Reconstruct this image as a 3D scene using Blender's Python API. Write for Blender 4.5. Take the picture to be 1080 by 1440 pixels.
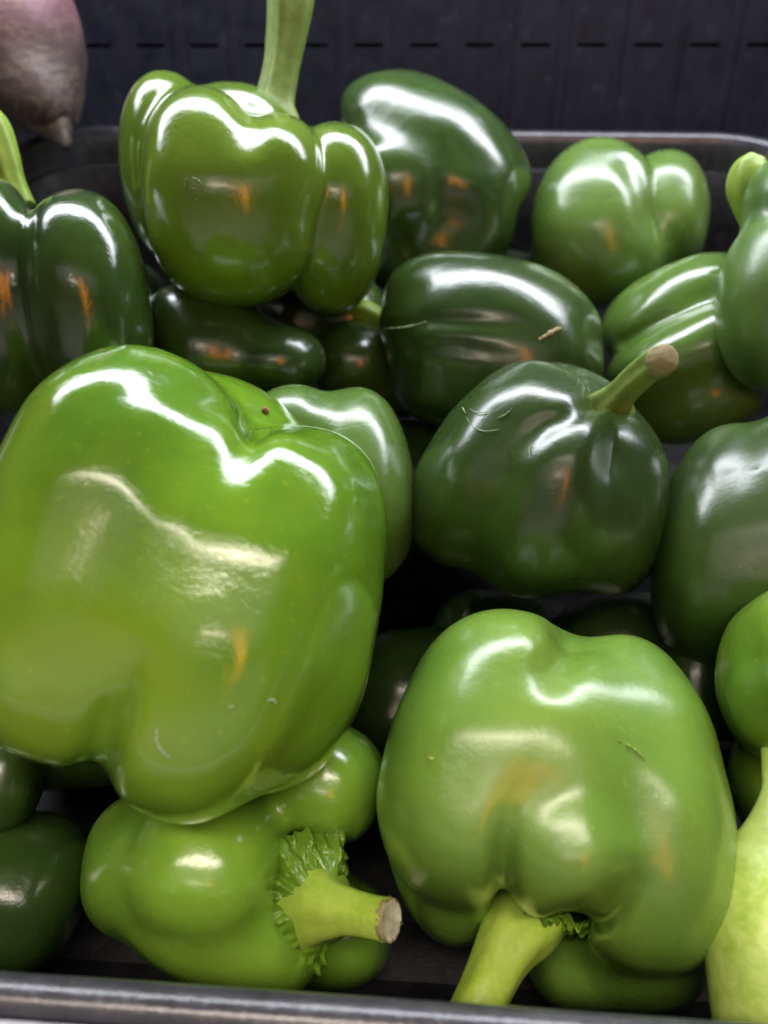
import bpy, bmesh, math, random
import numpy as np
from mathutils import Vector, Matrix

for o in list(bpy.data.objects):
    bpy.data.objects.remove(o)
S = bpy.context.scene
C = S.collection
rad = math.radians
random.seed(4)

# ------------------------------------------------------------------ camera
F = 1060.0                      # focal length in photograph pixels (1080 x 1440)
PITCH, YAW = rad(30.0), rad(2.2)
CAM = np.array([0.0, 0.0, 0.45])
cd = bpy.data.cameras.new("camera")
cam = bpy.data.objects.new("camera", cd)
C.objects.link(cam)
cam.location = CAM
cam.rotation_euler = (math.pi / 2 - PITCH, 0, YAW)
cd.sensor_fit = 'HORIZONTAL'
cd.sensor_width = 36.0
cd.lens = F / 1080.0 * 36.0
cd.clip_start, cd.clip_end = 0.01, 50
cd.dof.use_dof = True
cd.dof.focus_distance = 0.215
cd.dof.aperture_fstop = 13.0
S.camera = cam
R3 = np.array([[math.cos(YAW), math.sin(YAW), 0]])[0]
FW = np.array([-math.sin(YAW) * math.cos(PITCH), math.cos(YAW) * math.cos(PITCH), -math.sin(PITCH)])
UP = np.cross(R3, FW)
DN = -UP


def U(px, py, d):
    """world point seen at photograph pixel (px, py) at depth d along the view axis"""
    return CAM + d * (FW + (px - 540) / F * R3 + (py - 720) / F * DN)


def proj(P):
    Q = P - CAM
    d = Q @ FW
    return 540 + F * (Q @ R3) / d, 720 + F * (Q @ DN) / d, d


# ------------------------------------------------------------------ light
S.view_settings.view_transform = 'Standard'
S.view_settings.look = 'None'
S.view_settings.exposure = 0.0
S.view_settings.gamma = 1.0
S.cycles.max_bounces = 6
S.cycles.diffuse_bounces = 3
S.cycles.glossy_bounces = 3
S.cycles.caustics_reflective = False
S.cycles.caustics_refractive = False
w = bpy.data.worlds.new("World")
S.world = w
w.use_nodes = True
w.node_tree.nodes["Background"].inputs[0].default_value = (0.95, 0.93, 0.88, 1)
w.node_tree.nodes["Background"].inputs[1].default_value = 0.035


def area(name, loc, target, sx, sy, power, col, soft=(0, 0), spread=180):
    l = bpy.data.lights.new(name, 'AREA')
    l.shape = 'RECTANGLE'
    l.size, l.size_y = sx, sy
    l.energy = power
    l.color = col
    l.spread = rad(spread)
    if soft[0] or soft[1]:              # diffuser: brightest along the middle, fading to its edges
        l.use_nodes = True
        t = l.node_tree
        em = t.nodes["Emission"]
        g = t.nodes.new("ShaderNodeNewGeometry")
        sp = t.nodes.new("ShaderNodeSeparateXYZ")
        t.links.new(g.outputs["Parametric"], sp.inputs[0])

        def mth(op, a_, b_=None):
            n = t.nodes.new("ShaderNodeMath")
            n.operation = op
            n.use_clamp = op == 'SUBTRACT'
            for i_, v in enumerate((a_, b_)):
                if v is None:
                    continue
                if isinstance(v, (int, float)):
                    n.inputs[i_].default_value = v
                else:
                    t.links.new(v, n.inputs[i_])
            return n.outputs[0]
        tot = 1.0
        for ax_, s_ in enumerate(soft):
            if s_:
                c_ = mth('ABSOLUTE', mth('ADD', mth('MULTIPLY', sp.outputs[ax_], 2.0), -1.0))
                tot = mth('MULTIPLY', tot, mth('SUBTRACT', 1.0, mth('POWER', c_, s_)))
        t.links.new(tot, em.inputs["Strength"])
    o = bpy.data.objects.new(name, l)
    C.objects.link(o)
    o.location = loc
    o.rotation_euler = (Vector(target) - Vector(loc)).to_track_quat('-Z', 'Y').to_euler()
    return o


CANOPY_Y = -0.13
# cool tube under the shelf above, warm aisle lights in front of the shelf, plus an added low fill and an added orange lamp
area("shelf_tube_light", (0.0, 0.42, 0.74), (0.0, 0.24, 0.3), 1.4, 0.17, 15.0, (0.89, 0.92, 1.0), (4, 2))
area("aisle_ceiling_light", (-0.05, -0.50, 1.45), (0, 0.1, 0.25), 1.8, 0.26, 50.0, (1.0, 0.86, 0.72), (2, 2))
area("store_ceiling_light", (0.0, -1.7, 2.0), (0, 0.1, 0.3), 5.0, 2.0, 24.0, (1.0, 0.95, 0.86), (2, 2))
area("far_aisle_light", (-0.1, -2.2, 1.85), (0, 0.2, 0.3), 1.2, 0.2, 12.0, (1.0, 0.80, 0.62), (2, 2))
area("low_front_fill", (-0.1, -0.80, 0.20), (0, 0.1, 0.33), 3.2, 1.0, 5.5, (1.0, 0.96, 0.86), (2, 2))  # added fill, stands in for aisle floor bounce on the lower front peppers
area("orange_reflection_light", (0.55, -1.6, 1.15), (0, 0.2, 0.3), 0.34, 1.1, 9.0, (1.0, 0.30, 0.03), (2, 2))  # unseen lamp added for the orange streaks reflected in the skins

# ------------------------------------------------------------------ helpers


def obj(name, me, mat, parent=None):
    o = bpy.data.objects.new(name, me)
    C.objects.link(o)
    if mat is not None:
        me.materials.append(mat)
    if parent is not None:
        o.parent = parent
    return o


def tag(o, label=None, cat=None, group=None, kind=None):
    for k, v in (("label", label), ("category", cat), ("group", group), ("kind", kind)):
        if v:
            o[k] = v


def mesh_np(name, V, Q, smooth=True):
    me = bpy.data.meshes.new(name)
    me.from_pydata([], [], [])
    me.vertices.add(len(V))
    me.vertices.foreach_set("co", np.asarray(V, dtype=np.float32).ravel())
    n = Q.shape[1]
    me.loops.add(Q.size)
    me.loops.foreach_set("vertex_index", np.asarray(Q, dtype=np.int32).ravel())
    me.polygons.add(len(Q))
    me.polygons.foreach_set("loop_start", np.arange(0, Q.size, n, dtype=np.int32))
    me.polygons.foreach_set("loop_total", np.full(len(Q), n, dtype=np.int32))
    me.polygons.foreach_set("use_smooth", np.full(len(Q), smooth, dtype=bool))
    me.update(calc_edges=True)
    me.validate()
    return me


def bm_mesh(name, bm, smooth=False):
    bmesh.ops.recalc_face_normals(bm, faces=bm.faces)
    me = bpy.data.meshes.new(name)
    bm.to_mesh(me)
    bm.free()
    if smooth:
        me.polygons.foreach_set("use_smooth", np.full(len(me.polygons), True))
    return me


def box(bm, x0, x1, y0, y1, z0, z1, M=None):
    r = bmesh.ops.create_cube(bm, size=1.0)
    for v in r['verts']:
        v.co = Vector((x0 + (v.co.x + .5) * (x1 - x0), y0 + (v.co.y + .5) * (y1 - y0), z0 + (v.co.z + .5) * (z1 - z0)))
        if M is not None:
            v.co = M @ v.co
    return r['verts']


# ------------------------------------------------------------------ materials


class NT:
    def __init__(s, name):
        s.m = bpy.data.materials.new(name)
        s.m.use_nodes = True
        s.t = s.m.node_tree
        s.b = s.t.nodes["Principled BSDF"]
        s.co = s.t.nodes.new("ShaderNodeTexCoord").outputs["Object"]

    def n(s, kind, **kw):
        x = s.t.nodes.new(kind)
        for k, v in kw.items():
            setattr(x, k, v)
        return x

    def link(s, a, b):
        s.t.links.new(a, b)

    def noise(s, scale, detail=3, rough=.55, stretch=None, off=(0, 0, 0), dist=0.0):
        mp = s.n("ShaderNodeMapping")
        mp.inputs["Location"].default_value = off
        if stretch:
            mp.inputs["Scale"].default_value = stretch
        s.link(s.co, mp.inputs[0])
        t = s.n("ShaderNodeTexNoise")
        t.inputs["Scale"].default_value = scale
        t.inputs["Detail"].default_value = detail
        t.inputs["Roughness"].default_value = rough
        t.inputs["Distortion"].default_value = dist
        s.link(mp.outputs[0], t.inputs["Vector"])
        return t.outputs["Fac"]

    def ramp(s, fac, pts):
        r = s.n("ShaderNodeValToRGB")
        e = r.color_ramp.elements
        while len(e) < len(pts):
            e.new(0.5)
        for i, (p, c) in enumerate(pts):
            e[i].position = p
            e[i].color = (c[0], c[1], c[2], 1) if len(c) == 3 else c
        s.link(fac, r.inputs[0])
        return r.outputs[0]

    def mix(s, fac, a, b, mode='MIX'):
        m = s.n("ShaderNodeMix", data_type='RGBA', blend_type=mode)
        for sock, v in ((m.inputs[0], fac), (m.inputs[6], a), (m.inputs[7], b)):
            if isinstance(v, (int, float)):
                sock.default_value = v
            elif isinstance(v, tuple):
                sock.default_value = (*v, 1)
            else:
                s.link(v, sock)
        return m.outputs[2]

    def bump(s, h, strength, dist, prev=None):
        b = s.n("ShaderNodeBump")
        b.inputs["Strength"].default_value = strength
        b.inputs["Distance"].default_value = dist
        s.link(h, b.inputs["Height"])
        if prev is not None:
            s.link(prev, b.inputs["Normal"])
        return b.outputs[0]

    def set(s, **kw):
        for k, v in kw.items():
            i = s.b.inputs[k.replace("_", " ")]
            if isinstance(v, tuple):
                i.default_value = (*v, 1) if len(v) == 3 and i.type == 'RGBA' else v
            elif isinstance(v, (int, float)):
                i.default_value = v
            else:
                s.link(v, i)
        return s


def pepper_mat(seed, base, dark, pale, palef=0.5, rough=0.2):
    m = NT("pepper_skin")
    off = (seed * 1.37, seed * 2.11, seed * .71)
    big = m.ramp(m.noise(22, 3, .5, off=off, dist=.6), [(0.35, dark), (0.62, base)])
    yel = m.ramp(m.noise(14, 2, .5, off=(off[2], off[0], off[1])), [(0.48, (0, 0, 0)), (0.72, (palef,) * 3)])
    col = m.mix(yel, big, pale)
    stk = m.ramp(m.noise(75, 4, .6, stretch=(1, 1, .16), off=off, dist=.3), [(.35, (0, 0, 0)), (.75, (.38,) * 3)])
    col = m.mix(stk, col, m.mix(.45, big, pale))
    fr = m.ramp(m.noise(16, 5, .7, off=(off[1], off[2], off[0])), [(.55, (0, 0, 0)), (.75, (.30,) * 3)])
    col = m.mix(fr, col, dark)
    spk = m.ramp(m.noise(520, 2, .5, off=off), [(0.64, (0, 0, 0)), (0.76, (0.34,) * 3)])
    col = m.mix(spk, col, pale)
    rg = m.ramp(m.noise(45, 4, .6, off=off), [(0.3, (rough * .85,) * 3), (0.75, (rough * 1.4,) * 3)])
    b1 = m.bump(m.noise(900, 3, .6, off=off), 0.16, 0.0004)
    b2 = m.bump(m.noise(150, 3, .55, off=off), 0.22, 0.0012, b1)
    b3 = m.bump(m.noise(42, 2, .5, off=off), 0.22, 0.003, b2)
    m.set(Base_Color=col, Roughness=rg, IOR=1.48, Normal=b3)
    m.set(Coat_Weight=0.8, Coat_Roughness=rough * .85, Coat_IOR=1.45)
    m.b.inputs["Subsurface Weight"].default_value = 0.3
    m.b.inputs["Subsurface Radius"].default_value = (0.9, 1.0, 0.25)
    m.b.inputs["Subsurface Scale"].default_value = 0.010
    return m.m


def stem_mat(name, c1, c2, rough=.45, scale=260):
    m = NT(name)
    f = m.noise(scale, 4, .6, dist=.4)
    g = m.noise(60, 3, .5, off=(3, 1, 2))
    col = m.mix(m.ramp(g, [(0.35, (0, 0, 0)), (0.7, (.7,) * 3)]), m.ramp(f, [(0.3, c1), (0.7, c2)]), tuple(x * .8 for x in c2))
    m.set(Base_Color=col, Roughness=rough, Normal=m.bump(f, .25, .0008))
    return m.m


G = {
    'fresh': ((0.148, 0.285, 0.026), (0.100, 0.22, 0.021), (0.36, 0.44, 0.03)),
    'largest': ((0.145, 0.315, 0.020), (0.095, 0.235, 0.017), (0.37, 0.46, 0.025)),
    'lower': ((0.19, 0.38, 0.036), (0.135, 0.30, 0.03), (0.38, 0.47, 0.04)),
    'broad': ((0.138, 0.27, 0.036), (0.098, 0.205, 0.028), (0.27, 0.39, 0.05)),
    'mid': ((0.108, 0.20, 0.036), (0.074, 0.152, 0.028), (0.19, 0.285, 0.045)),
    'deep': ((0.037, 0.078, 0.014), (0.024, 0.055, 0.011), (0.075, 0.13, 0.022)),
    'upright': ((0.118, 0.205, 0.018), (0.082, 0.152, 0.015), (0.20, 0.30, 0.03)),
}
M_stem = stem_mat("stem_skin", (0.18, 0.33, 0.03), (0.34, 0.47, 0.07))
M_stem_broad = stem_mat("broad_stem_skin", (0.29, 0.44, 0.05), (0.50, 0.62, 0.15), .4)
M_stem_pale = stem_mat("pale_stem_skin", (0.29, 0.47, 0.035), (0.50, 0.65, 0.10), .4)
M_stem_dull = stem_mat("dull_stem_skin", (0.11, 0.19, 0.022), (0.23, 0.31, 0.055), .55)
M_cork = stem_mat("dry_stem_end", (0.19, 0.155, 0.07), (0.38, 0.31, 0.15), .8, 420)
M_cut = stem_mat("cut_stem_face", (0.48, 0.44, 0.30), (0.70, 0.66, 0.50), .7, 500)
M_calyx = stem_mat("calyx_skin", (0.085, 0.20, 0.014), (0.17, 0.31, 0.025), .28)
M_brown = stem_mat("brown_scar", (0.16, 0.07, 0.02), (0.36, 0.2, 0.07), .8)
M_scratch = stem_mat("pale_scratch", (0.22, 0.32, 0.16), (0.42, 0.50, 0.34), .6)
M_tan = stem_mat("tan_scar", (0.30, 0.22, 0.11), (0.46, 0.37, 0.2), .8)
M_yellow = stem_mat("yellow_mark", (0.16, 0.28, 0.03), (0.24, 0.36, 0.04), .4)

# ------------------------------------------------------------------ pepper bodies: smooth union of lobes


def polydist(P2, pts):
    """distance to a polyline and how much of the groove is left there (1 at its start, 0 at its end)"""
    best = None
    ln = [math.dist(p, q) for p, q in zip(pts[:-1], pts[1:])]
    tot = sum(ln); run = 0
    for (a, b), l in zip(zip(pts[:-1], pts[1:]), ln):
        a = np.array(a, float); b = np.array(b, float)
        ab = b - a
        t = np.clip(((P2 - a) @ ab) / (ab @ ab + 1e-12), 0, 1)
        dd = np.linalg.norm(P2 - a - t[:, None] * ab, axis=1)
        wt = 1 - (run + t * l) / tot
        run += l
        if best is None:
            best, bw = dd, wt
        else:
            bw = np.where(dd < best, wt, bw); best = np.minimum(best, dd)
    return best, bw


class Body:
    """lobes: (px, py, a_px, b_px, rot_deg, dz_mm, c_mm[, n]); dz > 0 lies farther from the lens.
    grooves: (polyline px, depth_mm, width_px)"""

    def __init__(s, d, lobes, k=9.0, grooves=(), seed=0, cell=1.4, wob=0.5):
        s.d, s.k, s.cell, s.seed, s.wob = d, k / 1000., cell / 1000., seed, wob / 1000.
        s.mmpx = d / F
        s.L = []
        bb = [1e9, 1e9, -1e9, -1e9]
        for L in lobes:
            px, py, a, b, rot, dz, c = L[:7]
            n = L[7] if len(L) > 7 else 2.3
            kk = (L[8] / 1000.) if len(L) > 8 and L[8] else s.k
            dd = d + dz / 1000.
            cen = U(px, py, dd)
            zr = cen - CAM; zr = zr / np.linalg.norm(zr)
            xr = R3 - zr * (R3 @ zr); xr /= np.linalg.norm(xr)
            yr = np.cross(zr, xr)
            cx = 1 / math.sqrt(1 + ((px - 540) / F) ** 2); cy = 1 / math.sqrt(1 + ((py - 720) / F) ** 2)
            tau = rad(L[9]) if len(L) > 9 else 0.0     # top leaning away from the lens
            t = rad(rot); ct, st = math.cos(t), math.sin(t)
            ax = xr * ct + yr * st; ay = -xr * st + yr * ct
            sc = dd / F * 0.98
            fa = math.hypot(ct * cx, st * cy); fb = math.hypot(st * cx, ct * cy)
            cm = c / 1000.
            bm_ = b * sc * fb
            if tau:
                bm_ = math.sqrt(max(bm_ ** 2 - (cm * math.sin(tau)) ** 2, (.5 * bm_) ** 2)) / math.cos(tau)
                ay, zr = ay * math.cos(tau) - zr * math.sin(tau), zr * math.cos(tau) + ay * math.sin(tau)
            s.L.append((cen, np.stack([ax, ay, zr], 1), np.array([a * sc * fa, bm_, cm]), n, kk))
            ex = math.hypot(a * ct, b * st); ey = math.hypot(a * st, b * ct)
            bb = [min(bb[0], px - ex), min(bb[1], py - ey), max(bb[2], px + ex), max(bb[3], py + ey)]
        s.bb = bb
        s.cen = np.mean([l[0] for l in s.L], 0)
        s.gr = grooves
        s.kx = s.ky = 1.0
        s.build()

    def sdf(s, P):
        D = None
        for cen, Rm, r, n, kk in s.L:
            q = np.abs((P - cen) @ Rm) / r + 1e-9
            qn1 = q ** (n - 1)
            k0 = (qn1 * q).sum(1) ** (1 / n)
            g = qn1 / r
            gl = np.sqrt((g * g).sum(1)) * k0 ** (1 - n)
            d = (k0 - 1) / gl
            if D is None:
                D = d
            else:
                h = np.maximum(kk - np.abs(D - d), 0) / kk
                D = np.minimum(D, d) - h * h * kk * .25
        Q = (P - s.cen) * 1000
        sd = s.seed
        D = D + s.wob * (np.sin(Q[:, 0] * .11 + sd) * np.sin(Q[:, 1] * .13 + 2 * sd) + .6 * np.sin(Q[:, 2] * .19 + 3 * sd + Q[:, 0] * .07) * np.sin(Q[:, 1] * .21 + sd))
        if s.gr:
            px, py, dd = proj(P)
            P2 = np.stack([px, py], 1)
            front = np.clip((s.d + .012 - dd) / .02, 0, 1)
            for pts, dep, wid in s.gr:
                t, wt = polydist(P2, pts)
                t = t / wid
                wt = np.clip(wt * 1.6, 0, 1)
                D = D + front * dep / 1000. * np.exp(-t * t) * wt * wt * (3 - 2 * wt)
        return D

    def build(s):
        m = max(s.L[0][2].max(), .03)
        lo = np.min([l[0] - np.sqrt(((l[1] * l[2]) ** 2).sum(1)) for l in s.L], 0) - .006
        hi = np.max([l[0] + np.sqrt(((l[1] * l[2]) ** 2).sum(1)) for l in s.L], 0) + .006
        h = s.cell
        N = np.ceil((hi - lo) / h).astype(int) + 1
        gx, gy, gz = [lo[i] + np.arange(N[i]) * h for i in range(3)]
        X, Y, Z = np.meshgrid(gx, gy, gz, indexing='ij')
        D = s.sdf(np.stack([X.ravel(), Y.ravel(), Z.ravel()], 1)).reshape(N)
        V, Qd = surface_nets(D, lo, h)
        for _ in range(3):
            e = .0003
            f0 = s.sdf(V)
            g = np.stack([(s.sdf(V + np.eye(3)[i] * e) - f0) / e for i in range(3)], 1)
            V = V - np.clip(f0 / ((g * g).sum(1) + 1e-9), -.002, .002)[:, None] * g
        # bring the silhouette to the size measured on the photograph
        px, py, dd = proj(V)
        s.err = (px.min() - s.bb[0], py.min() - s.bb[1], px.max() - s.bb[2], py.max() - s.bb[3])
        s.V, s.Q = V, Qd
        s.depth = dd
        s.pp = (px, py)

    def hit(s, px, py):
        """front surface depth of the body at a photograph pixel"""
        k = np.hypot(s.pp[0] - px, s.pp[1] - py)
        idx = np.argsort(k)[:60]
        near = idx[k[idx] < k[idx[0]] + 6]
        return s.depth[near].min()


def surface_nets(D, lo, h):
    N = D.shape
    neg = D < 0
    c = [neg[i:N[0] - 1 + i, j:N[1] - 1 + j, k:N[2] - 1 + k] for i in (0, 1) for j in (0, 1) for k in (0, 1)]
    cnt = sum(x.astype(np.int8) for x in c)
    act = (cnt > 0) & (cnt < 8)
    I = np.argwhere(act)
    idm = np.full(act.shape, -1, np.int64)
    idm[act] = np.arange(len(I))
    acc = np.zeros((len(I), 3)); num = np.zeros(len(I))
    corners = [(i, j, k) for i in (0, 1) for j in (0, 1) for k in (0, 1)]
    for a in range(8):
        for b in range(a + 1, 8):
            A, B = np.array(corners[a]), np.array(corners[b])
            if np.abs(A - B).sum() != 1:
                continue
            fa = D[tuple((I + A).T)]; fb = D[tuple((I + B).T)]
            ok = (fa < 0) != (fb < 0)
            t = np.where(ok, fa / np.where(ok, fa - fb, 1), 0)
            p = A + t[:, None] * (B - A)
            acc += p * ok[:, None]; num += ok
    V = lo + (I + acc / num[:, None]) * h
    quads = []
    for ax in range(3):
        u, v = [(1, 2), (2, 0), (0, 1)][ax]
        sl0 = [slice(None)] * 3; sl1 = [slice(None)] * 3
        sl0[ax] = slice(0, N[ax] - 1); sl1[ax] = slice(1, N[ax])
        n0, n1 = neg[tuple(sl0)], neg[tuple(sl1)]
        E = np.argwhere(n0 != n1)
        E = E[(E[:, u] > 0) & (E[:, v] > 0) & (E[:, u] < N[u] - 1) & (E[:, v] < N[v] - 1)]
        du = np.zeros(3, int); du[u] = 1
        dv = np.zeros(3, int); dv[v] = 1
        q = np.stack([idm[tuple((E - du - dv).T)], idm[tuple((E - dv).T)], idm[tuple(E.T)], idm[tuple((E - du).T)]], 1)
        fl = ~n0[tuple(E.T)]
        q[fl] = q[fl][:, ::-1]
        quads.append(q)
    return V, np.concatenate(quads)


PGROUP = 'green bell peppers piled in the black tray'


def pepper(label, d, lobes, tone, k=9.0, grooves=(), seed=0, cell=1.4, rough=.2, palef=.5, wob=.5):
    B = Body(d, lobes, k, grooves, seed, cell, wob)
    root = bpy.data.objects.new("bell_pepper", None)
    root.empty_display_size = .02
    C.objects.link(root)
    base = B.V[np.argmin(B.V[:, 2])]
    loc = np.array([B.cen[0], B.cen[1], base[2]])
    root.location = loc
    tag(root, label, 'bell pepper', PGROUP)
    t = G[tone] if isinstance(tone, str) else tone
    me = mesh_np("body", B.V - loc, B.Q)
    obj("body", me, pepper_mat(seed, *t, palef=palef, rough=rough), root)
    B.root, B.loc = root, loc
    print("PEPPER %-60s err %s faces %d" % (label[:60], tuple(round(float(e)) for e in B.err), len(B.Q)))
    return B


def spline(P, n):
    P = np.asarray(P, float)
    m = len(P)
    out = []
    for t in np.linspace(0, m - 1 - 1e-9, n):
        i = int(t); u = t - i
        p0, p1, p2, p3 = P[max(i - 1, 0)], P[i], P[min(i + 1, m - 1)], P[min(i + 2, m - 1)]
        out.append(.5 * ((2 * p1) + (-p0 + p2) * u + (2 * p0 - 5 * p1 + 4 * p2 - p3) * u * u + (-p0 + 3 * p1 - 3 * p2 + p3) * u ** 3))
    return np.array(out)


def tube_mesh(name, P, Rr, ns=28, ridges=0, ramp_amp=.06, seed=0, cap0=True, cap1=True, tipround=False):
    """P: points (n,3), Rr: radii (n)"""
    rng = np.random.RandomState(seed)
    ph = rng.rand(4) * 6.28
    n = len(P)
    T = np.gradient(P, axis=0); T /= np.linalg.norm(T, axis=1)[:, None]
    a = np.cross(T[0], [0.3, .2, 1.0]); a /= np.linalg.norm(a)
    V = []; q = []
    for i in range(n):
        a = a - T[i] * (a @ T[i]); a /= np.linalg.norm(a)
        b = np.cross(T[i], a)
        th = np.arange(ns) / ns * 2 * math.pi
        r = Rr[i] * (1 + (ramp_amp * np.cos(ridges * th + ph[0] + i / n * .7) if ridges else 0) + .03 * np.sin(2 * th + ph[1] + i / n * 3) + .018 * np.sin(3 * th + ph[2] - i / n * 9))
        V.append(P[i] + np.cos(th)[:, None] * a * r[:, None] + np.sin(th)[:, None] * b * r[:, None])
    V = np.concatenate(V)
    for i in range(n - 1):
        for j in range(ns):
            j2 = (j + 1) % ns
            q.append((i * ns + j, i * ns + j2, (i + 1) * ns + j2, (i + 1) * ns + j))
    bm = bmesh.new()
    vs = [bm.verts.new(v) for v in V]
    for f in q:
        bm.faces.new([vs[t] for t in f])
    if cap0:
        bm.faces.new(vs[:ns][::-1])
    if cap1:
        bm.faces.new(vs[-ns:])
    return bm_mesh(name, bm, True), V[-ns:], T[-1]


def stem(B, pts, mat, ridges=6, amp=.06, seed=0, cut=None, cutlen=0.0, name="stem", n=40, wob=0.0):
    """pts: (px, py, depth, r_px)"""
    P = np.array([U(p[0], p[1], p[2]) for p in pts])
    r = np.array([p[3] * p[2] / F for p in pts])
    PP = spline(P, n); RR = spline(r[:, None], n)[:, 0]
    me, ring, T = tube_mesh(name, PP - B.loc, RR, 30, ridges, amp, seed)
    st = obj(name, me, mat, B.root)
    if cut:
        # rough cut end: a slightly larger drier collar and a hollow face
        rr = RR[-1]
        e = PP[-1]
        prof = [(-.22, .97), (-.08, 1.01), (.06, 1.03), (.14, 1.0), (.17, .90), (.13, .80), (.10, .45), (.09, .02)]
        if cut == 'cork':
            prof = [(-.5, .97), (-.2, 1.05), (.1, 1.08), (.45, 1.06), (.8, .96), (1.0, .78), (1.08, .5), (1.1, .02)]
        bm = bmesh.new()
        a = np.cross(T, [0.3, .2, 1.0]); a /= np.linalg.norm(a); b = np.cross(T, a)
        ns = 36; rows = []
        rng = np.random.RandomState(seed + 5)
        for i, (h, s_) in enumerate(prof):
            row = []
            for j in range(ns):
                th = j / ns * 6.2832
                jit = 1 + (.07 if cut == 'cork' else .05) * rng.randn() * (.8 if i < 5 else .3)
                hh = h * rr + (.04 * rr * rng.randn() if 1 < i < 5 else 0) + rr * cutlen * math.cos(th - 1.0)* (i > 1)
                row.append(bm.verts.new(e - B.loc + T * hh + (a * math.cos(th) + b * math.sin(th)) * rr * s_ * jit))
            rows.append(row)
        for i in range(len(rows) - 1):
            for j in range(ns):
                f = bm.faces.new((rows[i][j], rows[i][(j + 1) % ns], rows[i + 1][(j + 1) % ns], rows[i + 1][j]))
                f.material_index = 1 if (i >= 4 and cut != 'cork') else 0
        bm.faces.new(rows[-1])
        if cut != 'cork':
            bm.faces.ensure_lookup_table(); bm.faces[-1].material_index = 1
        o = obj("cut_end", bm_mesh("cut_end", bm, True), M_cork, st)
        o.data.materials.append(M_cut)
    return st


def calyx(B, cen, nrm, R, mat=None, crink=12, amp=.12, seed=0, cone=.35, lobes=6, aspect=(1, 1), xdir=None, name="calyx", droop=0.0, rag=.10):
    """ruffled star-shaped collar round the stem base; cen world, nrm outward, R metres"""
    nrm = np.asarray(nrm, float); nrm /= np.linalg.norm(nrm)
    a = np.cross(nrm, [0.1, .2, 1.0]) if xdir is None else np.asarray(xdir, float) - nrm * (np.asarray(xdir, float) @ nrm)
    a /= np.linalg.norm(a); b = np.cross(nrm, a)
    rng = np.random.RandomState(seed)
    ns, nr = 168, 22
    ph = rng.rand(8) * 6.28
    th = np.arange(ns) / ns * 6.28318
    out = 1 + rag * np.cos(lobes * th + ph[0]) + .07 * np.sin(2 * th + ph[1]) + .05 * np.cos(crink * th + ph[2]) + .03 * np.sin(2.0 * crink * th + ph[3])
    V = []
    for i in range(nr):
        t = (i + .4) / nr
        rr = R * t * out
        cr = max(0, t - .42) / .58
        wave = np.cos(crink * th + ph[2] + 1.2 * np.sin(3 * th + ph[6])) + .6 * np.cos((crink * 2 - 3) * th + ph[4] + t * 5)
        hh = R * (cone * (1 - t) ** 1.4 + amp * cr * wave * .6 + amp * 1.1 * min(1, cr * 2) * (np.abs(np.sin(crink * 1.5 * th + ph[5] + 1.6 * np.sin(t * 9 + 3 * th)) * np.sin(t * 15 + 1.8 * np.sin(5 * th + ph[7]))) - .3) - droop * t * t)
        V.append(cen - B.loc + (np.cos(th) * rr * aspect[0])[:, None] * a + (np.sin(th) * rr * aspect[1])[:, None] * b + hh[:, None] * nrm)
    bm = bmesh.new()
    rows = [[bm.verts.new(v) for v in r] for r in V]
    fs = []
    for i in range(nr - 1):
        for j in range(ns):
            bm.faces.new((rows[i][j], rows[i][(j + 1) % ns], rows[i + 1][(j + 1) % ns], rows[i + 1][j]))
    bm.faces.new(rows[0])
    geom = bmesh.ops.extrude_face_region(bm, geom=bm.faces[:])
    for v in geom['geom']:
        if isinstance(v, bmesh.types.BMVert):
            v.co -= Vector(nrm) * .0009
    return obj(name, bm_mesh(name, bm, True), mat or M_calyx, B.root)


def mark(B, pts, rpx, mat, name="scratch", lift=0.0, seed=0):
    """thin ridge lying on the skin, following photograph pixels pts"""
    rng = np.random.RandomState(seed)
    P = spline(np.array([[p[0], p[1]] for p in pts], float), max(8, 5 * len(pts)))
    W = np.array([U(p[0], p[1], B.hit(p[0], p[1]) - lift + .75 * rpx * B.d / F) for p in P])
    W = (W + np.roll(W, 1, 0) + np.roll(W, -1, 0)) / 3 if False else W
    n = len(W)
    r = rpx * B.d / F * (np.sin(np.linspace(.12, math.pi - .12, n)) ** .6) * (1 + .35 * rng.randn(n).clip(-1.5, 1.5))
    r = np.maximum(r, .00005)
    me, _, _ = tube_mesh(name, W - B.loc, r, 8)
    return obj(name, me, mat, B.root)

# ------------------------------------------------------------------ setting: wall, shelf, tray
MT = Matrix.Translation(Vector(CAM)) @ Matrix.Rotation(rad(15), 4, 'X') @ Matrix.Translation((0, .26, 0)) @ Matrix.Rotation(rad(-1.4), 4, 'Z') @ Matrix.Translation((0, -.26, 0))


def T3(x, y, z):
    return np.array(MT @ Vector((x, y, z)))


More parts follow.
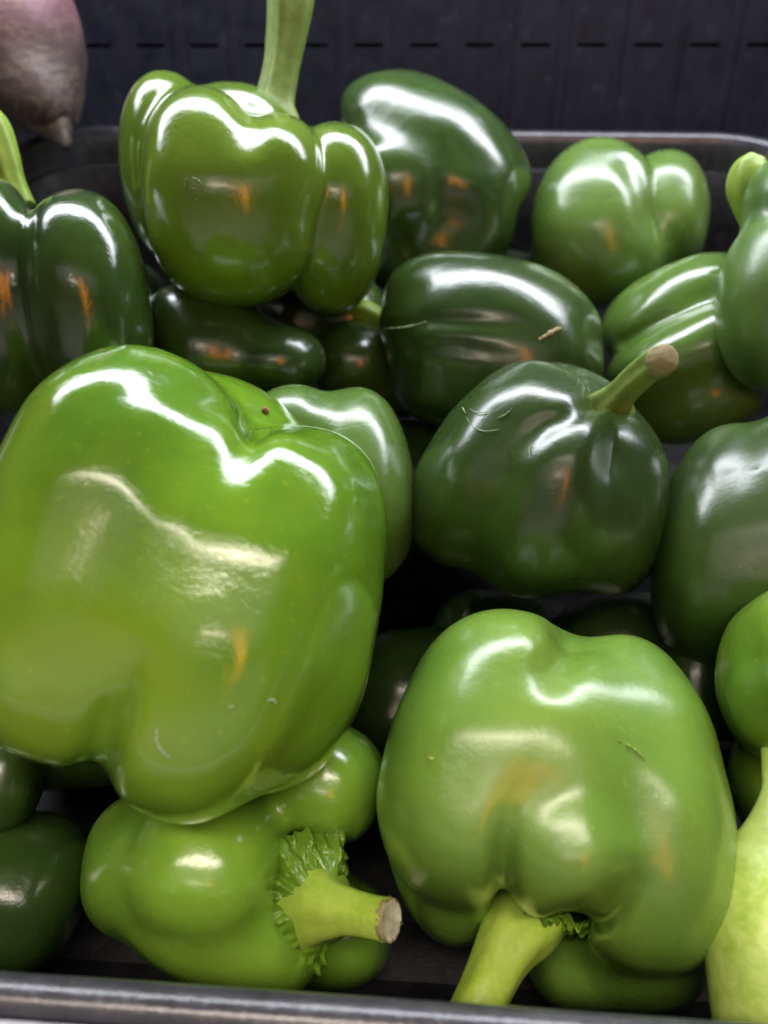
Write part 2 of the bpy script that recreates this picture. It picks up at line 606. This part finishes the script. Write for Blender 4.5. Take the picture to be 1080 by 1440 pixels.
def plastic(name, c, rough, bumpy=.3, scale=70, spots=None, coat=0.0, dusty=1.0):
    m = NT(name)
    st = m.noise(scale * .25, 4, .6, stretch=(6, 6, .6), dist=.3)
    f = m.noise(scale * 9, 3, .6)
    col = m.ramp(st, [(.35, tuple(x * .85 for x in c)), (.75, tuple(min(1, x * 1.5) for x in c))])
    dust = m.ramp(m.noise(scale * 1.1, 5, .7, off=(1, 5, 2)), [(.60, (0, 0, 0)), (.78, (.35 * dusty,) * 3)])
    col = m.mix(dust, col, (.22, .22, .25))
    spk = m.ramp(m.noise(scale * 5, 2, .5, off=(4, 2, 2)), [(.72, (0, 0, 0)), (.80, (.6 * dusty,) * 3)])
    col = m.mix(spk, col, (.30, .30, .33))
    if spots:
        sp = m.ramp(m.noise(scale * 1.6, 4, .7, off=(7, 5, 2)), [(.50, (0, 0, 0)), (.60, (.85,) * 3)])
        col = m.mix(sp, col, spots)
    rg = m.ramp(m.noise(scale * .8, 4, .65, off=(2, 9, 1)), [(.3, (rough * .7,) * 3), (.75, (min(1, rough * 1.5),) * 3)])
    m.set(Base_Color=col, Roughness=rg, Normal=m.bump(f, bumpy, .0006), Coat_Weight=coat, Coat_Roughness=.15)
    return m.m


M_wall = plastic("dark_wall_plastic", (.005, .0058, .0130), .46, dusty=.4)
M_wall.node_tree.nodes['Principled BSDF'].inputs['Specular IOR Level'].default_value = .3
M_tray = plastic("black_tray_plastic", (.009, .0085, .010), .5, .4, 110, (.018, .018, .020), dusty=.12)
M_tray.node_tree.nodes['Principled BSDF'].inputs['Specular IOR Level'].default_value = .2
M_rim = plastic("smoky_rim_plastic", (.036, .035, .042), .22, .35, 90, None, .4)
M_dark = plastic("dark_gap", (.006, .006, .007), .8)

# back wall panel, ribbed, with a row of slots
WY = 0.60
zs = CAM[2] + 0.0185
pitch = 0.0375
sl_w, sl_h = 0.0195, 0.0022
bm = bmesh.new()
x0w = -0.9


def ribbed(bm, xa, xb, za, zb):
    box(bm, xa, xb, WY, WY + .004, za, zb)


cx0 = 0.0042 - 30 * pitch
X = cx0 - pitch / 2
box(bm, -.9, .9, WY, WY + .004, zs + sl_h / 2, zs + .42)
box(bm, -.9, .9, WY, WY + .004, -.3, zs - sl_h / 2)
xs = [cx0 + i * pitch for i in range(60) if -.85 < cx0 + i * pitch < .85]
e = [-.9] + sum([[x - sl_w / 2, x + sl_w / 2] for x in xs], []) + [.9]
for a, b in zip(e[0::2], e[1::2]):
    box(bm, a, b, WY, WY + .004, zs - sl_h / 2, zs + sl_h / 2)
wall = obj("back_wall", bm_mesh("back_wall", bm), M_wall)
tag(wall, "dark plastic panel wall with a row of short slots behind the tray", kind='structure')
bm = bmesh.new()
rng = random.Random(3)
for i, x in enumerate(xs):           # faint raised ribs between the slots, slightly uneven
    xx = x + pitch / 2
    wv = rng.uniform(.0035, .006)
    for (za, zb) in ((-.3, zs + .42),):
        vs = [bm.verts.new(v) for v in ((xx - wv, WY - .0002, za), (xx, WY - .0016, za), (xx + wv, WY - .0002, za), (xx - wv, WY - .0002, zb), (xx, WY - .0016, zb), (xx + wv, WY - .0002, zb))]
        bm.faces.new((vs[0], vs[1], vs[4], vs[3])); bm.faces.new((vs[1], vs[2], vs[5], vs[4]))
obj("rib", bm_mesh("rib", bm, True), M_wall, wall)
bm = bmesh.new()
box(bm, -.9, .9, WY + .02, WY + .03, -.3, zs + .42)
tag(obj("wall_backing", bm_mesh("wall_backing", bm), M_dark), "black void board behind the slotted wall", kind='structure')
bm = bmesh.new()
bx = box(bm, -.9, .9, -.02, .56, -.300, -.286, MT)
tag(obj("shelf_board", bm_mesh("shelf_board", bm), M_dark), "dark sloping shelf board under the tray", kind='structure')
bm = bmesh.new()
box(bm, -.9, .9, CANOPY_Y, .598, .80, .83)
M_can = plastic("shelf_underside", (.10, .10, .105), .5)
tag(obj("upper_shelf", bm_mesh("upper_shelf", bm), M_can), "grey underside of the shelf above the display", kind='structure')

# tray: profile swept round a rounded rectangle (tray coordinates)
TX0, TX1, TY0, TY1, RZ, CR = -.249, .222, .0336, .492, -.1622, .052


def rr_path(n=14):
    pts = []
    for (cx, cy, a0) in ((TX1 - CR, TY1 - CR, 0), (TX0 + CR, TY1 - CR, 90), (TX0 + CR, TY0 + CR, 180), (TX1 - CR, TY0 + CR, 270)):
        for i in range(n + 1):
            a = rad(a0 + 90 * i / n)
            pts.append((cx + CR * math.cos(a), cy + CR * math.sin(a), math.cos(a), math.sin(a)))
    return pts


def sweep(prof, name, mat, parent, smooth=True):
    bm = bmesh.new()
    path = rr_path()
    rows = []
    for (o, z) in prof:
        rows.append([bm.verts.new(MT @ Vector((x + nx * o, y + ny * o, RZ + z))) for x, y, nx, ny in path])
    m = len(path)
    for i in range(len(rows) - 1):
        for j in range(m):
            bm.faces.new((rows[i][j], rows[i][(j + 1) % m], rows[i + 1][(j + 1) % m], rows[i + 1][j]))
    me = bm_mesh(name, bm, smooth)
    return obj(name, me, mat, parent)


tray = bpy.data.objects.new("produce_tray", None)
C.objects.link(tray)
tag(tray, "shallow black plastic produce tray with a smoky grey rim, holding the peppers", "tray")
sweep([(-.0035, -.0195), (-.006, -.021), (-.010, -.05), (-.016, -.095), (-.022, -.114), (-.034, -.1205)], "tray_wall", M_tray, tray)
sweep([(-.0036, -.0190), (-.0030, -.014), (-.0026, -.005), (-.0014, -.0012), (.0012, .0006), (.0034, .0006), (.0052, -.0006), (.0056, -.003), (.0056, -.02), (.004, -.105), (-.02, -.1265)], "rim", M_rim, tray)
# clear price rail along the front of the tray
def rail_strip(prof, name, mat, parent, smooth=False):
    bm = bmesh.new()
    n = 60
    rows = []
    rg = random.Random(5)
    w1, w2 = rg.random() * 6, rg.random() * 6
    for i in range(n + 1):
        x = -.42 + .84 * i / n
        rows.append([bm.verts.new(MT @ Vector((x, TY0 + o, RZ + z))) for o, z in prof])
    m = len(prof)
    for i in range(n):
        for j in range(m):
            bm.faces.new((rows[i][j], rows[i][(j + 1) % m], rows[i + 1][(j + 1) % m], rows[i + 1][j]))
    bm.faces.new(rows[0]); bm.faces.new(rows[-1])
    return obj(name, bm_mesh(name, bm, smooth), mat, parent)


mr = NT("clear_rail_plastic")
f1 = mr.noise(260, 4, .6, stretch=(.35, 1.5, 1.5))
mr.set(Base_Color=mr.ramp(mr.noise(90, 4, .65), [(.4, (.50, .47, .52)), (.7, (.70, .66, .72))]), Roughness=mr.ramp(f1, [(.3, (.04,) * 3), (.75, (.2,) * 3)]), IOR=1.5, Normal=mr.bump(f1, .5, .0008))
mr.b.inputs["Transmission Weight"].default_value = .4
rail = bpy.data.objects.new("price_rail", None)
C.objects.link(rail)
tag(rail, "clear plastic price rail with glinting edges along the bottom of the picture", "price rail")
rail_strip([(-.0062, -.010)] + [(-.0079 - .0017 * math.cos(rad(t)), .0004 + .0019 * math.sin(rad(t))) for t in range(0, 181, 15)] + [(-.0096, -.010)], "rail_lip", mr.m, rail, True)
rail_strip([(-.0100, -.012), (-.0100, -.0006), (-.0125, -.0010), (-.0130, -.0002), (-.0140, -.0002), (-.0145, -.0012), (-.0180, -.0016), (-.0186, -.0006), (-.0200, -.0006), (-.0206, -.003), (-.0206, -.012)], "label_channel", mr.m, rail)
bm = bmesh.new()
box(bm, TX0 + .030, TX1 - .030, TY0 + .030, TY1 - .030, RZ - .126, RZ - .1195, MT)
obj("tray_floor", bm_mesh("tray_floor", bm), M_tray, tray)

# ------------------------------------------------------------------ peppers
# big glossy one, front left, lying on top
P1 = pepper("largest glossy yellow-green pepper, front left, with a brown dot at its tip", .201,
            [(150, 780, 162, 284, 17, 0, 44, 2.4), (336, 868, 146, 282, 22, -6, 43, 2.4), (405, 850, 132, 252, 9, 14, 42, 2.4),
             (250, 780, 215, 265, 8, 38, 42, 2.4), (262, 800, 130, 215, 16, -2, 43), (158, 690, 148, 192, 24, 2, 42, 2.4), (165, 990, 85, 80, 0, 4, 38)], 'largest', 11,
            [([(372, 577), (335, 660), (318, 700)], 2.6, 26), ([(372, 577), (430, 612), (500, 655)], .8, 18), ([(374, 574), (368, 582)], 2.0, 24),
             ([(128, 1086), (145, 1040), (180, 960), (210, 900)], 2.4, 30), ([(352, 600), (362, 640)], .8, 16), ([(285, 560), (220, 545), (150, 562), (95, 612)], 1.0, 26)],
            1, 1.15, .13)
# right front, standing on its stem
P2 = pepper("broad mid-green pepper at front right with its bent stem pointing down to the tray rim", .207,
            [(664, 1060, 122, 190, 18, 0, 38, 2.4, 0, 12), (728, 952, 92, 95, 10, 8, 34, 2.3), (656, 1158, 98, 106, 0, -7, 35, 2.3, 9), (888, 1122, 136, 236, -3, 2, 42, 2.4, 0, 12), (795, 1180, 112, 108, -14, -11, 37, 2.4, 6),
             (640, 1225, 84, 100, -30, 22, 36), (800, 1335, 66, 84, 0, 30, 30), (905, 1335, 92, 88, 0, 18, 34), (775, 1060, 160, 150, 0, 6, 38), (752, 1048, 120, 98, 0, -1, 37, 2.3, 14)], 'broad', 9,
            [([(800, 895), (778, 945), (768, 1000)], 4.0, 34), ([(706, 1280), (706, 1190), (718, 1120)], 3.0, 18), ([(795, 1300), (850, 1288), (890, 1240), (900, 1190)], 4.5, 22)], 2, 1.15, .27)
# bottom left with the crinkled calyx
P3 = pepper("lobed pepper with a crinkled calyx and cut stem, below the largest pepper", .222,
            [(288, 1215, 122, 124, 20, -10, 34, 2.2), (212, 1212, 98, 108, 0, 6, 36, 2.2), (325, 1315, 135, 86, 12, -2, 36, 2.3), (455, 1100, 90, 88, 20, 14, 34, 2.2),
             (462, 1310, 88, 84, 0, 30, 32), (370, 1200, 120, 120, 0, 40, 36)], 'lower', 7,
            [([(455, 1265), (462, 1268)], 7.0, 60)], 3, 1.2, .2, .35)
# middle
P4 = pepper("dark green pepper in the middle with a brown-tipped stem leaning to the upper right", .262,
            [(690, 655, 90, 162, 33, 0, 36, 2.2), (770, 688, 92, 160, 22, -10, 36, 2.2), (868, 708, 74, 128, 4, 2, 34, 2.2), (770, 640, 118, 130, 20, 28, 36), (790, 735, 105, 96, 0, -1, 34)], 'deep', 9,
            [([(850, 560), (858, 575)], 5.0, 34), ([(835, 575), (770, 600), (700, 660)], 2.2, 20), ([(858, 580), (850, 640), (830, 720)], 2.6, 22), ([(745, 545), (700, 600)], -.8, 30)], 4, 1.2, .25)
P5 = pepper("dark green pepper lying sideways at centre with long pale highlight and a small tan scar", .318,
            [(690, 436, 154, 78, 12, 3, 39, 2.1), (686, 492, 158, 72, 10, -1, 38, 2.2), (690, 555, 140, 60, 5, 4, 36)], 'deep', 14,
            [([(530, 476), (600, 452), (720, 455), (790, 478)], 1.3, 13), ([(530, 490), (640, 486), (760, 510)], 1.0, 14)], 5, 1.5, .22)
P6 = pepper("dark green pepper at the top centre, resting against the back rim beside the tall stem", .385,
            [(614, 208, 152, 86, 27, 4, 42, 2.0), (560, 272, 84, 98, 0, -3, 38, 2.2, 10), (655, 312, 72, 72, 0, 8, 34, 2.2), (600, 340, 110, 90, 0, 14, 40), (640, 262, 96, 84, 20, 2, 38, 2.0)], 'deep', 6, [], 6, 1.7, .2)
P7 = pepper("pale-lit green pepper at the upper right with two upright lobes against the back rim", .395,
            [(834, 312, 92, 114, 2, 0, 34, 2.2, 0, 34), (929, 310, 69, 97, -6, 4, 30, 2.2, 2.5, 30), (855, 370, 82, 66, 0, 6, 36, 2.2, 9), (890, 320, 88, 80, 0, 40, 34)], 'mid', 5, [([(878, 228), (905, 290), (925, 350)], 2.0, 16)], 7, 1.7, .25)
P8 = pepper("green pepper with diagonal ridges wedged between the dark stemmed pepper and the right edge", .332,
            [(955, 440, 118, 72, -24, 8, 34, 2.2), (962, 500, 122, 62, -28, -6, 34, 2.2), (970, 555, 105, 72, -15, 2, 34)], 'mid', 6,
            [([(880, 480), (940, 447), (1000, 428)], 1.5, 10)], 8, 1.5, .2)
P9 = pepper("knobbly two-bulge pepper cut by the right edge with a pale stem stub on top", .292,
            [(1100, 282, 62, 66, 0, 4, 30, 2.1), (1088, 430, 86, 128, -6, 0, 38, 2.2), (1140, 380, 90, 130, 0, 16, 36)], 'mid', 7, [], 9, 1.5, .36)
P10 = pepper("dark green pepper at the right edge with a jagged white highlight, below the knobbly one", .255,
             [(1022, 770, 108, 172, 10, 2, 38, 2.3, 0, 30), (1108, 760, 100, 180, 4, -4, 38, 2.3, 0, 30), (1060, 800, 130, 150, 0, 22, 40)], 'deep', 10,
             [([(1060, 600), (1040, 660), (1060, 700)], 1.5, 30)], 10, 1.5, .3)
P11 = pepper("light green pepper at the lower right edge hanging above its thick pale stem", .212,
             [(1092, 960, 88, 112, 6, 4, 34, 2.2), (1130, 930, 92, 110, 0, -8, 34, 2.2), (1190, 975, 100, 130, -4, 2, 36), (1085, 1105, 62, 88, 0, 22, 28, 2.2, 8), (1160, 1050, 110, 110, 0, 20, 34)], 'fresh', 6, [], 11, 1.3, .2)
P12 = pepper("mid-green pepper half hidden behind the largest one with a broad white sheen", .26,
             [(508, 684, 74, 136, -6, 0, 30, 2.3, 0, 34), (420, 640, 72, 96, -8, 6, 30, 2.2, 0, 30), (470, 700, 100, 120, 0, 22, 36)], 'mid', 7, [], 12, 1.5, .24)
P13 = pepper("tall dark pepper at the left edge with a curved green stem beneath the turnip", .283,
             [(6, 425, 72, 172, 2, 4, 36, 2.3), (128, 435, 90, 164, -3, -4, 38, 2.3), (-90, 430, 90, 160, 0, 0, 36), (60, 450, 120, 140, 0, 26, 36)], 'deep', 6, [], 13, 1.5, .15)
P14 = pepper("dark low pepper lying directly under the upright stemmed one", .318,
             [(300, 495, 98, 84, 0, 4, 38, 2.3), (392, 508, 68, 52, 0, -6, 28, 2.2), (265, 450, 56, 52, 0, -2, 26)], 'deep', 8, [], 14, 1.7, .22)
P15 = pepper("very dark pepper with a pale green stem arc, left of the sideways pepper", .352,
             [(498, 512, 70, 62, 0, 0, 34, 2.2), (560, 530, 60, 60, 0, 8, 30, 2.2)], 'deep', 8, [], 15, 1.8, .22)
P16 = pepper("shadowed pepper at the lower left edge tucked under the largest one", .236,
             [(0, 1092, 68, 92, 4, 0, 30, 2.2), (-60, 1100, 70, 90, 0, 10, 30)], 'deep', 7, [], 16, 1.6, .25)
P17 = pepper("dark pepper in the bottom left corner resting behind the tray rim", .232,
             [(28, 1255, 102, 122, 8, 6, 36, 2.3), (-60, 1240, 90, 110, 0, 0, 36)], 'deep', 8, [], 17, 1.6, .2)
P18 = pepper("upright bright green pepper with four lobes and a tall stem pointing straight up", .29,
             [(328, 300, 124, 140, 0, 2, 35, 2.3), (284, 222, 76, 98, -4, 2, 31, 2.2, 12), (398, 242, 60, 76, 6, 3, 30, 2.2, 12), (240, 238, 72, 135, 3, 27, 33, 2.2, 3.5), (470, 312, 77, 138, 6, 22, 34, 2.25, 3.5), (335, 250, 110, 130, 0, 40, 36)], 'upright', 4.5,
             [([(356, 160), (352, 200), (350, 230)], 2.5, 26)], 18, 1.25, .15)
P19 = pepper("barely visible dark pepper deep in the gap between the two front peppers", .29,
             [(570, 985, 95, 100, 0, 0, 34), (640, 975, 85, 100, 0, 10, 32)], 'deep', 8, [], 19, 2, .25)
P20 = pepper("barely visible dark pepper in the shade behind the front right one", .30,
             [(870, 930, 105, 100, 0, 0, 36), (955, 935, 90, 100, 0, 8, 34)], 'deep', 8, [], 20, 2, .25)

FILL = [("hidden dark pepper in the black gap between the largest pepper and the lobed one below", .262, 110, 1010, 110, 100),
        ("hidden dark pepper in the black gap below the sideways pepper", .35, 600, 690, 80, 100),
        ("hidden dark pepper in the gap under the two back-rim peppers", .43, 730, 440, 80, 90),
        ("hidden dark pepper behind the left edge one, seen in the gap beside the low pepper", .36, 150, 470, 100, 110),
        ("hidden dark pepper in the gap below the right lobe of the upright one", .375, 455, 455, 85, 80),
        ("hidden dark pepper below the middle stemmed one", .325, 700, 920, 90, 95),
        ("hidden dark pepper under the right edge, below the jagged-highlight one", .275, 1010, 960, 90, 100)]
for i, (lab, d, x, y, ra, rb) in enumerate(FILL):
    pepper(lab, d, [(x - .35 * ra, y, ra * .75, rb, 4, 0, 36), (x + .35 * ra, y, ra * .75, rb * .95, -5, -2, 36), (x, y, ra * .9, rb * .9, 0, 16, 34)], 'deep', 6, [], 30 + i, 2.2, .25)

# ------------------------------------------------------------------ stems and calyxes
# upright pepper
stem(P18, [(384, 200, .318, 44), (385, 170, .316, 37), (388, 142, .315, 27), (397, 95, .313, 24), (404, 50, .311, 27), (409, 10, .309, 31), (411, -30, .308, 34), (412, -60, .307, 34)], M_stem_dull, 5, .13, 1)
# left edge pepper
stem(P13, [(30, 290, .30, 20), (18, 255, .298, 17), (6, 215, .296, 19), (-12, 175, .294, 22), (-45, 150, .292, 24)], M_stem, 5, .08, 2)
# middle pepper
stem(P4, [(850, 604, .262, 46), (856, 577, .257, 36), (872, 555, .250, 21), (893, 534, .243, 20), (914, 516, .237, 20), (928, 508, .233, 20)], M_stem_dull, 5, .12, 3, 'cork', .0)
# crinkled calyx and stem with the cut end
xd = R3
calyx(P3, U(450, 1278, .1985), -FW * .85 + R3 * .5 + UP * .1, 0.0178, seed=5, crink=11, amp=.14, cone=.34, lobes=5, aspect=(.86, 1.08), droop=.62, xdir=R3, rag=.12)
stem(P3, [(444, 1272, .203, 56), (455, 1275, .197, 45), (470, 1279, .193, 36), (490, 1282, .190, 30), (520, 1288, .186, 27), (547, 1293, .183, 28)], M_stem_pale, 5, .05, 4, 'cut', .06)
# front right
calyx(P2, U(768, 1294, .201), DN * .85 - FW * .5 - R3 * .2, .0125, seed=9, crink=10, amp=.13, cone=.4, lobes=5)
stem(P2, [(752, 1268, .205, 52), (738, 1292, .200, 52), (718, 1322, .194, 44), (699, 1358, .189, 38), (680, 1400, .184, 37), (660, 1446, .180, 38), (648, 1480, .177, 38)], M_stem_pale, 5, .05, 6)
# knobbly right edge
stem(P9, [(1060, 318, .30, 14), (1054, 290, .298, 20), (1052, 262, .296, 26), (1056, 238, .295, 25), (1064, 222, .294, 15)], M_stem, 5, .09, 7)
# thick pale stem lower right
stem(P11, [(1090, 1040, .196, 19), (1092, 1085, .192, 19), (1094, 1120, .189, 23), (1091, 1180, .185, 46), (1083, 1235, .181, 72), (1077, 1300, .177, 83), (1077, 1370, .173, 80), (1080, 1440, .171, 76), (1083, 1480, .170, 70)], M_stem_broad, 6, .03, 8)
# pale arc in the gap
stem(P15, [(470, 452, .352, 14), (488, 440, .344, 16), (508, 438, .340, 16), (530, 448, .340, 14), (538, 462, .342, 9)], M_stem, 4, .08, 9)
# blossom dot and skin marks
mark(P1, [(368, 575), (373, 577), (378, 580)], 5, M_brown, "blossom_scar", 0.0, 1)
mark(P1, [(222, 1020), (220, 1040), (228, 1056), (240, 1066)], 1.6, M_scratch, "scratch", 0, 2)
mark(P1, [(376, 985), (385, 984), (388, 990)], 1.5, M_scratch, "scratch", 0, 3)
mark(P1, [(320, 995), (329, 993)], 1.3, M_scratch, "scratch", 0, 4)
mark(P2, [(610, 1052), (606, 1075), (601, 1100)], 6, M_yellow, "yellow_streak", -.0008, 5)
mark(P2, [(868, 1040), (890, 1052), (908, 1068)], 1.2, M_yellow, "yellow_streak", 0, 6)
mark(P5, [(754, 480), (768, 472), (784, 463), (790, 463)], 3.2, M_tan, "tan_scar", 0, 7)
mark(P5, [(600, 452), (570, 460), (540, 462)], 1.0, M_scratch, "scratch", 0, 8)
for pts in ([(655, 585), (664, 599), (680, 606), (702, 604)], [(660, 574), (670, 580), (684, 579)], [(698, 588), (710, 583), (720, 574)], [(650, 572), (655, 582)], [(745, 640), (744, 630), (748, 624)]):
    mark(P4, pts, .6, M_scratch, "scratch", 0, int(pts[0][0]))
for pts in ([(262, 252), (260, 266), (266, 276)], [(270, 250), (279, 254), (285, 264)], [(268, 264), (276, 268)], [(270, 284), (280, 278)]):
    mark(P18, pts, 1.1, P18.root.children[0].data.materials[0], "scar", 0, int(pts[0][1]))

# ------------------------------------------------------------------ turnips on the far side of the tray


def turnip(label, d, lobes, tip=None, seed=0):
    B = Body(d, lobes, 14, (), seed, 1.7, .7)
    root = bpy.data.objects.new("turnip", None)
    C.objects.link(root)
    loc = np.array([B.cen[0], B.cen[1], B.V[:, 2].min()])
    root.location = loc
    tag(root, label, "turnip")
    m = NT("turnip_skin")
    z = m.n("ShaderNodeSeparateXYZ")
    m.link(m.co, z.inputs[0])
    mr = m.n("ShaderNodeMapRange")
    mr.inputs[1].default_value, mr.inputs[2].default_value = .01, .095
    m.link(z.outputs[2], mr.inputs[0])
    nz = m.noise(40, 5, .6)
    ad = m.n("ShaderNodeMath", operation='MULTIPLY_ADD')
    m.link(nz, ad.inputs[0]); ad.inputs[1].default_value = .5; m.link(mr.outputs[0], ad.inputs[2])
    col = m.ramp(ad.outputs[0], [(.30, (.07, .055, .048)), (.65, (.13, .085, .085)), (1.0, (.23, .10, .13))])
    vein = m.ramp(m.noise(26, 5, .65, stretch=(1, 1, 2.2), dist=.5), [(.475, (0, 0, 0)), (.5, (.35,) * 3), (.525, (0, 0, 0))])
    col = m.mix(vein, col, (.36, .28, .2))
    col = m.mix(m.ramp(m.noise(90, 5, .7, off=(3, 3, 3)), [(.5, (0, 0, 0)), (.75, (.5,) * 3)]), col, (.16, .12, .11))
    m.set(Base_Color=col, Roughness=.5, Normal=m.bump(m.noise(120, 5, .65, dist=.8), .4, .002))
    obj("body", mesh_np("body", B.V - loc, B.Q), m.m, root)
    B.root, B.loc = root, loc
    if tip:
        P = spline(np.array([U(*p[:3]) for p in tip]), 24)
        r = spline(np.array([[p[3] * p[2] / F] for p in tip]), 24)[:, 0]
        obj("root_tip", tube_mesh("root_tip", P - loc, r, 18, 3, .12)[0], M_brown if False else m.m, root)
    return B


turnip("dusty pink and tan turnip at top left above the tray rim", .43,
       [(28, 55, 97, 128, 0, 0, 40, 2.1), (58, 135, 52, 66, -30, 0, 26, 2.0)],
       [(66, 155, .43, 38), (78, 176, .428, 26), (87, 192, .427, 15), (91, 202, .426, 9), (92, 209, .426, 4)], 3)
turnip("small mauve root cut off by the right edge beside the rim corner", .44, [(1122, 238, 52, 54, 0, 0, 22, 2.1)], None, 5)
